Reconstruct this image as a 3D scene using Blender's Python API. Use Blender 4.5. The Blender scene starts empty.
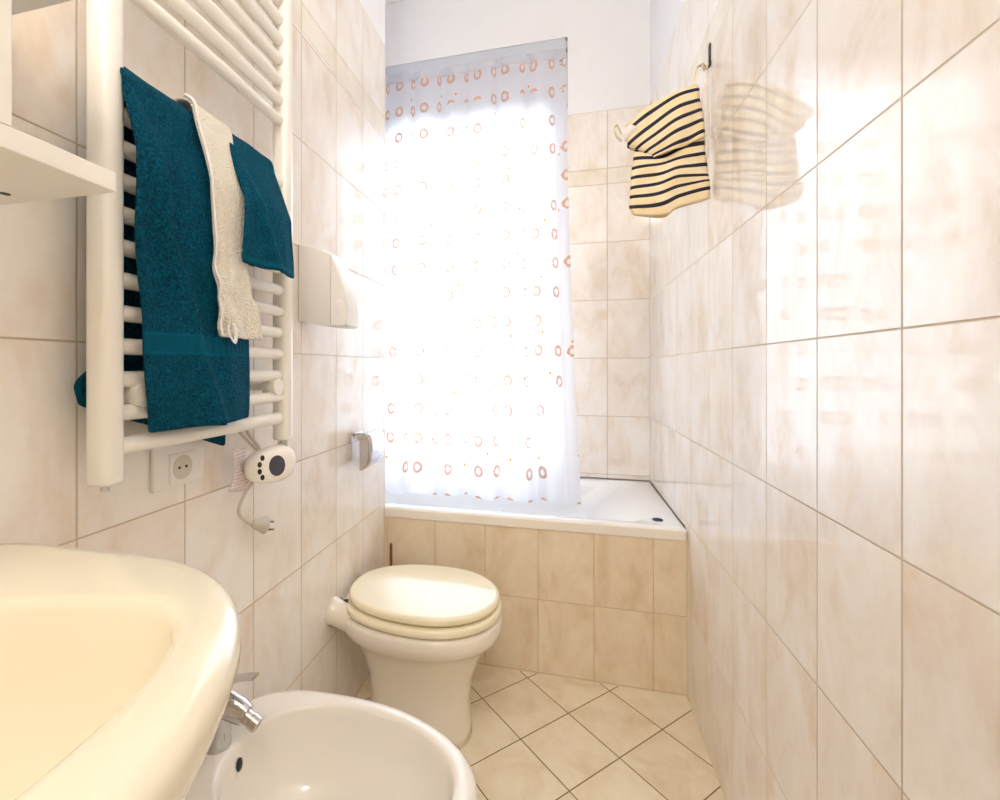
import bpy, bmesh, math, random
from mathutils import Vector, Matrix, noise
random.seed(7)
SC = bpy.context.scene
COL = SC.collection
PI = math.pi

# ------------------------------------------------------------------ camera
H = 1.142                                   # eye height
cd = bpy.data.cameras.new('camera'); cam = bpy.data.objects.new('camera', cd); COL.objects.link(cam)
cam.location = (0, 0, H); cam.rotation_euler = (PI/2, 0, math.atan(.2444))
cd.sensor_fit = 'HORIZONTAL'; cd.sensor_width = 36; cd.lens = 36*459/1000
cd.shift_x = .049; cd.shift_y = -.032; cd.clip_start = .01; cd.clip_end = 100
SC.camera = cam
# ------------------------------------------------------------------ view
SC.view_settings.view_transform = 'Standard'; SC.view_settings.look = 'None'
SC.view_settings.gamma = 1; SC.view_settings.use_curve_mapping = False
SC.view_settings.exposure = 0.28
SC.cycles.use_denoising = True
SC.cycles.max_bounces = 12; SC.cycles.diffuse_bounces = 8; SC.cycles.transparent_max_bounces = 16
SC.cycles.sample_clamp_indirect = 6; SC.cycles.caustics_reflective = False; SC.cycles.caustics_refractive = False
# ------------------------------------------------------------------ daylight (overcast white sky) + warm ceiling lamp
W = bpy.data.worlds.new('World'); SC.world = W; W.use_nodes = True
bg = W.node_tree.nodes['Background']; bg.inputs[0].default_value = (.80, .90, 1, 1); bg.inputs[1].default_value = 7.8
pl = bpy.data.lights.new('window_portal', 'AREA'); pl.shape = 'RECTANGLE'; pl.size = .92; pl.size_y = 1.8
pl.cycles.is_portal = True
po = bpy.data.objects.new('window_portal', pl); COL.objects.link(po)
po.location = (-.53, 2.60, 1.57); po.rotation_euler = (-PI/2, 0, 0)
LAMP_W = 28; LAMP_C = (1, .92, .81); LAMP = (-.12, -.60, 2.86)
lp = bpy.data.lights.new('ceiling_bulb', 'POINT'); lp.energy = LAMP_W; lp.color = LAMP_C; lp.shadow_soft_size = .11
lo = bpy.data.objects.new('ceiling_bulb', lp); COL.objects.link(lo); lo.location = LAMP

# ------------------------------------------------------------------ node helpers
def mat(name, base=(.8,.8,.8), rough=.5, metal=0, coat=0, **kw):
    m = bpy.data.materials.new(name); m.use_nodes = True
    b = m.node_tree.nodes['Principled BSDF']
    b.inputs['Base Color'].default_value = (*base, 1); b.inputs['Roughness'].default_value = rough
    b.inputs['Metallic'].default_value = metal; b.inputs['Coat Weight'].default_value = coat
    b.inputs['Coat Roughness'].default_value = .05
    for k, v in kw.items(): b.inputs[k].default_value = v
    return m
class N:
    def __init__(s, m): s.t = m.node_tree; s.b = s.t.nodes.get('Principled BSDF')
    def new(s, ty, **kw):
        n = s.t.nodes.new(ty)
        for k, v in kw.items(): setattr(n, k, v)
        return n
    def link(s, a, b): s.t.links.new(a, b)
    def put(s, sock, v):
        if isinstance(v, bpy.types.NodeSocket): s.link(v, sock)
        elif v is not None: sock.default_value = v
    def math(s, op, a, b=None, c=None):
        n = s.new('ShaderNodeMath', operation=op)
        s.put(n.inputs[0], a); s.put(n.inputs[1], b)
        if c is not None: s.put(n.inputs[2], c)
        return n.outputs[0]
    def comb(s, x, y, z):
        n = s.new('ShaderNodeCombineXYZ'); s.put(n.inputs[0], x); s.put(n.inputs[1], y); s.put(n.inputs[2], z); return n.outputs[0]
    def noise(s, vec, scale, detail=3, rough=.55, dist=0):
        n = s.new('ShaderNodeTexNoise'); s.put(n.inputs['Vector'], vec)
        n.inputs['Scale'].default_value = scale; n.inputs['Detail'].default_value = detail
        n.inputs['Roughness'].default_value = rough; n.inputs['Distortion'].default_value = dist
        return n.outputs[0]
    def ramp(s, f, pts):
        n = s.new('ShaderNodeValToRGB'); e = n.color_ramp.elements
        while len(e) > 1: e.remove(e[-1])
        e[0].position = pts[0][0]; e[0].color = (*pts[0][1], 1)
        for p, c in pts[1:]:
            q = e.new(p); q.color = (*c, 1)
        s.put(n.inputs[0], f); return n.outputs[0]
    def mix(s, f, a, b):
        n = s.new('ShaderNodeMix', data_type='RGBA')
        s.put(n.inputs[0], f); s.put(n.inputs[6], (*a, 1) if isinstance(a, tuple) else a); s.put(n.inputs[7], (*b, 1) if isinstance(b, tuple) else b)
        return n.outputs[2]
    def bump(s, h, strength, dist=.001):
        n = s.new('ShaderNodeBump'); n.inputs['Strength'].default_value = strength; n.inputs['Distance'].default_value = dist
        s.put(n.inputs['Height'], h); return n.outputs[0]
    def pos(s):
        g = s.new('ShaderNodeNewGeometry'); q = s.new('ShaderNodeSeparateXYZ'); s.link(g.outputs['Position'], q.inputs[0])
        return g.outputs['Position'], q.outputs

def tile_mat(name, ua, va, tw, th, u0, v0, cols, grout=(.52,.43,.32), gw=.0022, rough=.055, rot=False, wear=.5):
    """glazed stone-look tiles laid on a world-space grid"""
    m = mat(name, rough=rough); n = N(m); n.b.inputs['IOR'].default_value = 1.58
    P, xyz = n.pos(); u, v = xyz[ua], xyz[va]
    if rot:
        a = n.math('MULTIPLY', n.math('ADD', n.math('SUBTRACT', u, u0), n.math('SUBTRACT', v, v0)), .70711)
        b = n.math('MULTIPLY', n.math('SUBTRACT', n.math('SUBTRACT', v, v0), n.math('SUBTRACT', u, u0)), .70711)
        u, v, u0, v0 = a, b, 0, 0
    U = n.math('DIVIDE', n.math('SUBTRACT', u, u0), tw); V = n.math('DIVIDE', n.math('SUBTRACT', v, v0), th)
    fu, fv = n.math('FRACT', U), n.math('FRACT', V)
    du = n.math('MULTIPLY', n.math('MINIMUM', fu, n.math('SUBTRACT', 1, fu)), tw)
    dv = n.math('MULTIPLY', n.math('MINIMUM', fv, n.math('SUBTRACT', 1, fv)), th)
    d = n.math('MINIMUM', du, dv)
    g = n.new('ShaderNodeMapRange', interpolation_type='SMOOTHSTEP'); n.put(g.inputs[0], d)
    g.inputs[1].default_value = gw*.35; g.inputs[2].default_value = gw; g.inputs[3].default_value = 1; g.inputs[4].default_value = 0
    cell = n.comb(n.math('FLOOR', U), n.math('FLOOR', V), 3.7)
    wn = n.new('ShaderNodeTexWhiteNoise', noise_dimensions='3D'); n.link(cell, wn.inputs[0])
    off = n.new('ShaderNodeVectorMath', operation='MULTIPLY'); n.link(wn.outputs['Color'], off.inputs[0]); off.inputs[1].default_value = (9, 9, 9)
    ad = n.new('ShaderNodeVectorMath', operation='ADD')
    st = n.new('ShaderNodeVectorMath', operation='MULTIPLY'); n.link(P, st.inputs[0]); st.inputs[1].default_value = (1, 1, .55 if va == 2 else 1)
    n.link(st.outputs[0], ad.inputs[0]); n.link(off.outputs[0], ad.inputs[1])
    f1 = n.noise(ad.outputs[0], 9, 5, .6, .5); f2 = n.noise(ad.outputs[0], 45, 3, .6)
    f = n.math('ADD', n.math('MULTIPLY', f1, .85), n.math('MULTIPLY', f2, .15))
    f = n.math('ADD', f, n.math('MULTIPLY', n.math('SUBTRACT', wn.outputs['Value'], .5), .06))
    c = n.ramp(f, [(.30, cols[0]), (.47, cols[1]), (.62, cols[2]), (.75, cols[1])])
    gn = n.noise(P, 6, 2)
    gc = n.mix(gn, tuple(x*(1-wear*.5) for x in grout), tuple(min(1, x*(1+wear*.5)) for x in grout))
    n.link(n.mix(g.outputs[0], c, gc), n.b.inputs['Base Color'])
    n.link(n.math('ADD', rough, n.math('MULTIPLY', g.outputs[0], .6)), n.b.inputs['Roughness'])
    # glaze ripples + each tile set at a hair's different tilt
    tilt = n.math('ADD', n.math('MULTIPLY', n.math('SUBTRACT', wn.outputs['Value'], .5), n.math('MULTIPLY', fu, tw*5)), 0)
    hgt = n.math('ADD', n.math('MULTIPLY', g.outputs[0], -1.0), n.math('ADD', n.math('MULTIPLY', n.noise(P, 14, 2), .32), tilt))
    n.link(n.bump(hgt, .55, .0012), n.b.inputs['Normal'])
    return m

WALLC = [(.77,.66,.54), (.86,.80,.74), (.90,.875,.85)]
TUBC = [(.68,.54,.36), (.79,.67,.50), (.84,.75,.60)]
FLC = [(.70,.58,.40), (.80,.70,.53), (.85,.77,.62)]
BANDC = [(.74,.65,.51), (.81,.75,.64), (.86,.82,.74)]
TH, TZ = .2930, .02
M = {}
def wall_set(tag, ua, u0, tz=TZ):
    return [tile_mat('glazed_tile_'+tag, ua, 2, .2, TH, u0, tz, WALLC),
            tile_mat('border_tile_'+tag, ua, 2, .2, .079, u0, 2.071, BANDC),
            tile_mat('glazed_tile_top_'+tag, ua, 2, .2, TH, u0, 2.150, WALLC), M['plaster']]
def plain(name, base, rough, bscale=0, bstr=0, **kw):
    m = mat(name, base, rough, **kw)
    if bscale:
        n = N(m); P, _ = n.pos(); f = n.noise(P, bscale, 3)
        n.link(n.bump(f, bstr, .002), n.b.inputs['Normal'])
        c = n.mix(n.noise(P, 3, 3), tuple(x*.96 for x in base), tuple(min(1, x*1.03) for x in base)); n.link(c, n.b.inputs['Base Color'])
    return m
M['plaster'] = plain('white_plaster', (.87,.87,.89), .8, 60, .1)
M['plaster_white'] = plain('ceiling_plaster', (.85,.85,.84), .8, 60, .1)
TL = wall_set('side', 1, .729, TZ-.011); TR = wall_set('right', 1, .7006); TB = wall_set('back', 0, .417)
M['tub_tile'] = tile_mat('tub_panel_tile', 0, 2, .2, .272, .1086, .006, TUBC, grout=(.58,.44,.27), rough=.3, gw=.0018)
M['floor_tile'] = tile_mat('floor_tile', 0, 1, .2035, .2035, .0165, 1.567, FLC, grout=(.20,.12,.05), rough=.35, rot=True, gw=.0024)
M['ceramic'] = plain('cream_ceramic', (.82,.765,.615), .12, 12, .02, coat=.3)
M['ceramic_white'] = plain('ivory_ceramic', (.86,.82,.75), .12, 12, .02, coat=.3)
M['ceramic_wc'] = plain('toilet_ceramic', (.84,.79,.70), .15, 12, .02, coat=.3)
M['tub_enamel'] = plain('white_enamel', (.86,.87,.88), .12, 5, .02, coat=.4)
M['tub_rim'] = plain('rim_enamel', (.86,.82,.75), .2, 8, .02, coat=.2)
M['seat_lacquer'] = plain('cream_lacquer', (.90,.83,.63), .16, 10, .01, coat=.35)
M['radiator'] = plain('white_radiator_enamel', (.86,.84,.79), .28, 30, .02, coat=.3)
M['chrome'] = mat('chrome', (.60,.59,.60), .08, 1)
M['brushed'] = mat('satin_nickel', (.55,.52,.46), .22, 1)
M['black'] = mat('black_plastic', (.012,.012,.014), .35)
M['hinge'] = mat('dark_metal', (.10,.08,.07), .3, .8)
M['white_plastic'] = plain('white_plastic', (.84,.83,.81), .3, 25, .02)
M['shaded_socket_plastic'] = plain('shaded_socket_plastic', (.64,.60,.53), .35, 25, .02)  # darker tone paints the shading of the nearly flat socket well
M['cable'] = plain('grey_cable', (.60,.55,.48), .5, 30, .02)
M['display'] = mat('dark_display', (.07,.07,.10), .15)
M['cupboard'] = plain('white_laminate', (.84,.82,.77), .35, 20, .02)
M['frame'] = plain('white_window_paint', (.80,.82,.86), .35, 25, .03)
M['rail'] = plain('grey_rail_plastic', (.60,.63,.70), .4, 25, .03)
M['brown'] = plain('brown_handle', (.18,.08,.04), .35, 30, .03)
M['blue'] = mat('blue_stopper', (.02,.03,.10), .25)
M['door'] = plain('white_door_paint', (.80,.78,.72), .4, 12, .03)
M['caulk'] = plain('aged_sealant', (.22,.18,.15), .6, 60, .1)
M['card'] = plain('cardboard_core', (.20,.12,.04), .8, 30, .1)
g = mat('window_glass', (1,1,1), .0); M['glass'] = g
n = N(g); tr = n.new('ShaderNodeBsdfTransparent'); gl = n.new('ShaderNodeBsdfGlossy'); gl.inputs['Roughness'].default_value = .03
fr = n.new('ShaderNodeFresnel'); fr.inputs[0].default_value = 1.3; ms = n.new('ShaderNodeMixShader')
n.link(fr.outputs[0], ms.inputs[0]); n.link(tr.outputs[0], ms.inputs[1]); n.link(gl.outputs[0], ms.inputs[2])
n.link(ms.outputs[0], g.node_tree.nodes['Material Output'].inputs[0])

def terry(name, base, scale=900, band=None, lo=.45, hi=2.0):
    m = mat(name, base, .95); n = N(m); n.b.inputs['Specular IOR Level'].default_value = .1
    tc = n.new('ShaderNodeUVMap'); P, xyz = n.pos()
    q = n.new('ShaderNodeTexVoronoi'); n.link(P, q.inputs['Vector']); q.inputs['Scale'].default_value = scale*.28
    f = n.noise(P, scale*.25, 2, .7)
    c = n.mix(n.math('MULTIPLY', f, q.outputs[0]), tuple(x*lo for x in base), tuple(min(1, x*hi) for x in base))
    hg = n.math('ADD', f, q.outputs[0]); st = .9
    if band:
        sp = n.new('ShaderNodeSeparateXYZ'); n.link(tc.outputs[0], sp.inputs[0])
        inb = n.math('MULTIPLY', n.math('GREATER_THAN', sp.outputs[1], band[0]), n.math('LESS_THAN', sp.outputs[1], band[1]))
        edge = n.math('LESS_THAN', n.math('MINIMUM', n.math('ABSOLUTE', n.math('SUBTRACT', sp.outputs[1], band[0])), n.math('ABSOLUTE', n.math('SUBTRACT', sp.outputs[1], band[1]))), .0025)
        rib = n.math('SINE', n.math('MULTIPLY', sp.outputs[0], 520))
        c = n.mix(inb, c, tuple(x*.9 for x in base)); c = n.mix(edge, c, tuple(min(1, x*1.15) for x in base))
        k = n.new('ShaderNodeMix', data_type='FLOAT'); n.link(inb, k.inputs[0]); n.link(hg, k.inputs[2]); n.link(n.math('MULTIPLY', rib, .10), k.inputs[3]); hg = k.outputs[0]
    n.link(c, n.b.inputs['Base Color']); n.link(n.bump(hg, st, .0045), n.b.inputs['Normal'])
    return m
M['teal'] = terry('teal_terry', (.001,.078,.140), band=(.122, .152))
M['teal_small'] = terry('teal_terry_small', (.001,.084,.148), band=(.008, .012))
M['cream_towel'] = terry('cream_terry', (.90,.85,.74), 900, lo=.95, hi=1.06)

# curtain: thin voile with printed ring pattern (UV in metres)
cm = mat('ring_voile', (.9,.9,.92), .8); M['curtain'] = cm
n = N(cm); uv = n.new('ShaderNodeUVMap'); sp = n.new('ShaderNodeSeparateXYZ'); n.link(uv.outputs[0], sp.inputs[0])
CW, CH = .128, .149
U = n.math('DIVIDE', sp.outputs[0], CW); V = n.math('DIVIDE', sp.outputs[1], CH)
cell = n.comb(n.math('FLOOR', U), n.math('FLOOR', V), 1.3)
wn = n.new('ShaderNodeTexWhiteNoise', noise_dimensions='3D'); n.link(cell, wn.inputs[0])
dx = n.math('MULTIPLY', n.math('SUBTRACT', n.math('FRACT', U), .5), CW); dy = n.math('MULTIPLY', n.math('SUBTRACT', n.math('FRACT', V), .5), CH)
nz = n.noise(uv.outputs[0], 55, 2)
r = n.math('ADD', n.math('SQRT', n.math('ADD', n.math('MULTIPLY', dx, dx), n.math('MULTIPLY', dy, dy))), n.math('MULTIPLY', n.math('SUBTRACT', nz, .5), .012))
ring = n.math('LESS_THAN', n.math('ABSOLUTE', n.math('SUBTRACT', r, .025)), .0052)
inner = n.math('LESS_THAN', n.math('ABSOLUTE', n.math('SUBTRACT', r, .017)), .0022)
ring = n.math('MAXIMUM', ring, inner)
topr = n.math('GREATER_THAN', sp.outputs[1], 2.02)
ring = n.math('MULTIPLY', ring, n.math('MAXIMUM', topr, n.math('GREATER_THAN', wn.outputs['Value'], .38)))
ring = n.math('MULTIPLY', ring, n.math('GREATER_THAN', nz, .36))
# small scattered dots
U2 = n.math('DIVIDE', sp.outputs[0], .23); V2 = n.math('DIVIDE', sp.outputs[1], .31)
w2 = n.new('ShaderNodeTexWhiteNoise', noise_dimensions='3D'); n.link(n.comb(n.math('FLOOR', U2), n.math('FLOOR', V2), 5.1), w2.inputs[0])
wc = n.new('ShaderNodeSeparateColor'); n.link(w2.outputs['Color'], wc.inputs[0])
ex = n.math('MULTIPLY', n.math('SUBTRACT', n.math('FRACT', U2), n.math('ADD', .2, n.math('MULTIPLY', wc.outputs[0], .6))), .23)
ey = n.math('MULTIPLY', n.math('SUBTRACT', n.math('FRACT', V2), n.math('ADD', .2, n.math('MULTIPLY', wc.outputs[1], .6))), .31)
dot = n.math('LESS_THAN', n.math('SQRT', n.math('ADD', n.math('MULTIPLY', ex, ex), n.math('MULTIPLY', ey, ey))), .0075)
rc = n.mix(n.math('MULTIPLY', wn.outputs['Value'], n.noise(uv.outputs[0], 14, 1)), (.80,.42,.26), (.46,.42,.44))
col = n.mix(ring, (.88,.89,.94), rc); col = n.mix(dot, col, (.75,.38,.03))
ink = n.math('MAXIMUM', ring, dot)
df = n.new('ShaderNodeBsdfDiffuse'); tl = n.new('ShaderNodeBsdfTranslucent'); tp = n.new('ShaderNodeBsdfTransparent')
n.link(col, df.inputs[0]); n.link(col, tl.inputs[0])
m1 = n.new('ShaderNodeMixShader'); n.link(n.math('MULTIPLY_ADD', ink, -.40, .55), m1.inputs[0]); n.link(df.outputs[0], m1.inputs[1]); n.link(tl.outputs[0], m1.inputs[2])
m2 = n.new('ShaderNodeMixShader'); n.link(n.math('MULTIPLY_ADD', ink, -.09, .10), m2.inputs[0]); n.link(m1.outputs[0], m2.inputs[1]); n.link(tp.outputs[0], m2.inputs[2])
n.link(m2.outputs[0], cm.node_tree.nodes['Material Output'].inputs[0])

# striped canvas (UV v counts stripes)
sm = mat('striped_canvas', (.8,.7,.5), .85); M['stripes'] = sm
n = N(sm); uv = n.new('ShaderNodeUVMap'); sp = n.new('ShaderNodeSeparateXYZ'); n.link(uv.outputs[0], sp.inputs[0])
P, _ = n.pos(); s_ = n.math('LESS_THAN', n.math('ABSOLUTE', n.math('SUBTRACT', n.math('FRACT', n.math('ADD', sp.outputs[1], .5)), .5)), .17)
c = n.mix(s_, n.ramp(n.noise(P, 20, 2), [(.3, (.80,.64,.38)), (.7, (.86,.76,.55))]), (.012,.012,.035)); n.link(c, n.b.inputs['Base Color'])
n.link(n.bump(n.noise(P, 500, 2), .3, .001), n.b.inputs['Normal'])
M['pale_cloth'] = M['lining'] = plain('white_lining_cloth', (.80,.76,.74), .85, 300, .1)
M['tape'] = plain('ochre_tape', (.75,.62,.35), .8, 300, .1)
pm = mat('translucent_tag', (.78,.62,.62), .5); pm.node_tree.nodes['Principled BSDF'].inputs['Transmission Weight'].default_value = 0
n = N(pm); P, xyz = n.pos()
ln = n.math('GREATER_THAN', n.math('SINE', n.math('MULTIPLY', xyz[2], 900)), .1)
n.link(n.mix(n.math('MULTIPLY', ln, n.math('GREATER_THAN', n.noise(P, 260, 1), .45)), (.84,.76,.76), (.66,.52,.54)), n.b.inputs['Base Color']); M['tag'] = pm
em = mat('lamp_glass', (1,1,1), .4); M['lamp'] = em
em.node_tree.nodes['Principled BSDF'].inputs['Emission Color'].default_value = (1,.85,.65,1); em.node_tree.nodes['Principled BSDF'].inputs['Emission Strength'].default_value = 6

# ------------------------------------------------------------------ mesh helpers
def obj(name, bm, m, parent=None, smooth=True, sub=0, bevel=0, kind=None, label=None, angle=None):
    me = bpy.data.meshes.new(name); bm.normal_update(); bm.to_mesh(me); bm.free()
    ms = m if isinstance(m, list) else [m]
    for x in ms: me.materials.append(x)
    if smooth:
        for p in me.polygons: p.use_smooth = True
        if angle is not None: me.set_sharp_from_angle(angle=math.radians(angle))
    o = bpy.data.objects.new(name, me); COL.objects.link(o)
    if parent:
        o.parent = parent; o.matrix_parent_inverse = Matrix.Translation(-parent.location)
    if bevel:
        b = o.modifiers.new('bevel', 'BEVEL'); b.width = bevel; b.segments = 3; b.limit_method = 'ANGLE'; b.angle_limit = math.radians(35)
        me.set_sharp_from_angle(angle=math.radians(180))
        w = o.modifiers.new('wn', 'WEIGHTED_NORMAL'); w.keep_sharp = True
    if sub:
        s = o.modifiers.new('sub', 'SUBSURF'); s.levels = sub; s.render_levels = sub
    if kind: o['kind'] = kind
    if label: o['label'] = label
    return o
def tag(o, label, cat, group=None):
    o['label'] = label; o['category'] = cat
    if group: o['group'] = group
    return o
def thing(name, loc, label, cat, group=None):
    o = bpy.data.objects.new(name, None); COL.objects.link(o); o.location = loc; o.empty_display_size = .05
    return tag(o, label, cat, group)
def box(bm, x0, x1, y0, y1, z0, z1, mi=0, rot=None, about=None):
    vs = [bm.verts.new((x, y, z)) for x in (x0, x1) for y in (y0, y1) for z in (z0, z1)]
    fs = []
    for q in ((0,1,3,2), (4,6,7,5), (0,4,5,1), (2,3,7,6), (0,2,6,4), (1,5,7,3)):
        f = bm.faces.new([vs[i] for i in q]); f.material_index = mi; fs.append(f)
    if rot is not None: bmesh.ops.rotate(bm, verts=vs, cent=about, matrix=rot)
    return vs
def strips(bm, x0, x1, y0, y1, zs):
    """one wall slab whose faces change material from course to course"""
    for (a, b, mi) in zs:
        if b <= a: continue
        box(bm, x0, x1, y0, y1, a, b, mi)
def courses(z0, z1):
    out = []
    for a, b, mi in ((-.1, 2.071, 0), (2.071, 2.150, 1), (2.150, 2.443, 2), (2.443, 3.3, 3)):
        a, b = max(a, z0), min(b, z1)
        if b > a: out.append((a, b, mi))
    return out
def tube(bm, pts, r, seg=16, caps=True, taper=None):
    pts = [Vector(p) for p in pts]; rings = []
    up = Vector((0, 0, 1)); prev = None
    for i, p in enumerate(pts):
        d = (pts[min(i+1, len(pts)-1)] - pts[max(i-1, 0)]).normalized()
        a = d.cross(up) if prev is None else prev - d*prev.dot(d)
        if a.length < 1e-4: a = d.cross(Vector((1, 0, 0)))
        a.normalize(); b = d.cross(a); prev = a
        rr = r if taper is None else taper[i]
        if not isinstance(rr, tuple): rr = (rr, rr)
        rings.append([bm.verts.new(p + a*rr[0]*math.cos(2*PI*k/seg) + b*rr[1]*math.sin(2*PI*k/seg)) for k in range(seg)])
    for A, B in zip(rings, rings[1:]):
        for k in range(seg): bm.faces.new((A[k], A[(k+1) % seg], B[(k+1) % seg], B[k]))
    if caps: bm.faces.new(rings[0][::-1]); bm.faces.new(rings[-1])
    bmesh.ops.recalc_face_normals(bm, faces=bm.faces)
    return rings
def catmull(P, n=6):
    P = [Vector(p) for p in P]; out = []
    Q = [P[0]*2-P[1]] + P + [P[-1]*2-P[-2]]
    for i in range(1, len(Q)-2):
        for k in range(n):
            t = k/n; a, b, c, d = Q[i-1:i+3]
            out.append(.5*((2*b) + (c-a)*t + (2*a-5*b+4*c-d)*t*t + (3*b-a-3*c+d)*t**3))
    out.append(P[-1]); return out
def outline(xb, xf, cy, hw, nf=2.0, nb=4.0, xm=None, seg=72):
    """closed plan outline, wall side at xb, front at xf"""
    xm = (xb+xf)/2 if xm is None else xm; pts = []
    for k in range(seg):
        a = 2*PI*k/seg; c, s = math.cos(a), math.sin(a)
        nn = nf if c >= 0 else nb
        ax = (xf-xm) if c >= 0 else (xm-xb)
        pts.append((xm + ax*math.copysign(abs(c)**(2/nn), c), cy + hw*math.copysign(abs(s)**(2/nn), s)))
    return pts
def loft(bm, rings, cap0=True, cap1=True, mis=None):
    R = [[bm.verts.new((x, y, z)) for x, y in o] for o, z in rings]
    n = len(R[0])
    for i, (A, B) in enumerate(zip(R, R[1:])):
        for k in range(n):
            f = bm.faces.new((A[k], A[(k+1) % n], B[(k+1) % n], B[k]))
            if mis: f.material_index = mis[i]
    if cap0: bm.faces.new(R[0][::-1])
    if cap1: bm.faces.new(R[-1])
    bmesh.ops.recalc_face_normals(bm, faces=bm.faces)
    return R
def sheet(fn, nu, nv, uvf=None, thick=0):
    """surface fn(i,j) -> point on a grid, optional thickness"""
    bm = bmesh.new(); uvl = bm.loops.layers.uv.new('UVMap')
    G = [[bm.verts.new(fn(i/nu, j/nv)) for j in range(nv+1)] for i in range(nu+1)]
    for i in range(nu):
        for j in range(nv):
            f = bm.faces.new((G[i][j], G[i+1][j], G[i+1][j+1], G[i][j+1]))
            for l, (a, b) in zip(f.loops, ((i, j), (i+1, j), (i+1, j+1), (i, j+1))):
                l[uvl].uv = uvf(a/nu, b/nv) if uvf else (a/nu, b/nv)
    return bm
def lerp(tab, x):
    if x <= tab[0][0]: return tab[0][1]
    for (a, p), (b, q) in zip(tab, tab[1:]):
        if x <= b:
            t = (x-a)/(b-a); t = t*t*(3-2*t)
            return p + (q-p)*t
    return tab[-1][1]

# ================================================================== THE ROOM
XL, XR, YT, YB, ZC = -.70, .417, 1.742, 2.437, 3.2
bm = bmesh.new(); box(bm, -1.25, .52, -1.45, 2.6, -.1, 0); obj('floor', bm, M['floor_tile'], smooth=False, kind='structure')
bm = bmesh.new(); box(bm, -1.25, .52, -1.45, 2.6, ZC, ZC+.1); obj('ceiling', bm, M['plaster_white'], smooth=False, kind='structure')
bm = bmesh.new(); strips(bm, XL-.12, XL, -1.30, YT, courses(0, ZC)); obj('wall_left', bm, TL, smooth=False, kind='structure')
bm = bmesh.new(); strips(bm, XR, XR+.1, -1.30, YB+.16, courses(0, ZC)); obj('wall_right', bm, TR, smooth=False, kind='structure')
bm = bmesh.new(); strips(bm, -1.18, -1.08, YT, YB+.16, courses(0, ZC)); obj('wall_alcove', bm, TL, smooth=False, kind='structure')
bm = bmesh.new(); strips(bm, -1.18, XL-.12, YT-.06, YT-.0045, courses(0, ZC)); obj('wall_return', bm, TB, smooth=False, kind='structure')
WX0, WX1, WZ0, WZ1 = -1.02, .022, .60, 2.848          # window recess
bm = bmesh.new()
strips(bm, WX1, XR, YB, YB+.16, courses(0, ZC)); strips(bm, -1.08, WX0, YB, YB+.16, courses(0, ZC))
strips(bm, WX0, WX1, YB, YB+.16, courses(0, WZ0)); strips(bm, WX0, WX1, YB, YB+.16, [(WZ1, ZC, 3)])
obj('wall_back', bm, TB, smooth=False, kind='structure')
bm = bmesh.new()                                        # wall behind the viewer, with the doorway
strips(bm, XL, -.45, -1.42, -1.30, courses(0, ZC)); strips(bm, .33, XR, -1.42, -1.30, courses(0, ZC)); strips(bm, -.45, .33, -1.42, -1.30, courses(2.08, ZC))
obj('wall_front', bm, TB, smooth=False, kind='structure')
bm = bmesh.new(); box(bm, -.40, .28, -1.40, -1.36, .005, 2.03); d = obj('door_1', bm, M['door'], smooth=False, bevel=.003, kind='structure')
for zz in ((.15, .95), (1.08, 1.92)):
    bm = bmesh.new(); box(bm, -.30, .18, -1.362, -1.350, *zz); obj('panel', bm, M['door'], d, smooth=False, bevel=.006)
bm = bmesh.new(); tube(bm, [(.22, -1.36, 1.0), (.22, -1.31, 1.0)], .011); tube(bm, catmull([(.22, -1.315, 1.0), (.17, -1.31, 1.0), (.11, -1.315, .995)]), .008); obj('door_handle', bm, M['chrome'], d)
bm = bmesh.new()
for a in ((-.45, -.40, 0, 2.08), (.28, .33, 0, 2.08), (-.40, .28, 2.03, 2.08)): box(bm, a[0], a[1], -1.43, -1.29, a[2], a[3])
obj('trim_1', bm, M['door'], smooth=False, kind='structure')

# window in its recess
wf_bm = bmesh.new(); Y0, Y1 = YB+.07, YB+.13
box(wf_bm, WX0, WX0+.06, Y0, Y1, WZ0, WZ1-.33); box(wf_bm, WX1-.115, WX1, Y0, Y1, WZ0, WZ1-.33)
box(wf_bm, WX0+.06, WX1-.115, Y0, Y1, WZ0, WZ0+.075); box(wf_bm, WX0+.06, WX1-.115, Y0, Y1, WZ1-.40, WZ1-.33)
wf = obj('window_1', wf_bm, M['frame'], smooth=False, kind='structure')
bm = bmesh.new(); box(bm, WX0+.06, WX1-.115, Y0+.025, Y0+.031, WZ0+.075, WZ1-.40); obj('pane', bm, M['glass'], wf, smooth=False)
bm = bmesh.new(); box(bm, WX0, WX1, YB+.03, Y1+.03, WZ1-.33, WZ1); obj('shutter_box', bm, M['frame'], wf, smooth=False, bevel=.004)
bm = bmesh.new(); box(bm, WX0, WX1, YB-.003, YB+.07, WZ0-.02, WZ0+.004); obj('window_sill', bm, M['tub_enamel'], wf, smooth=False, bevel=.003)

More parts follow.
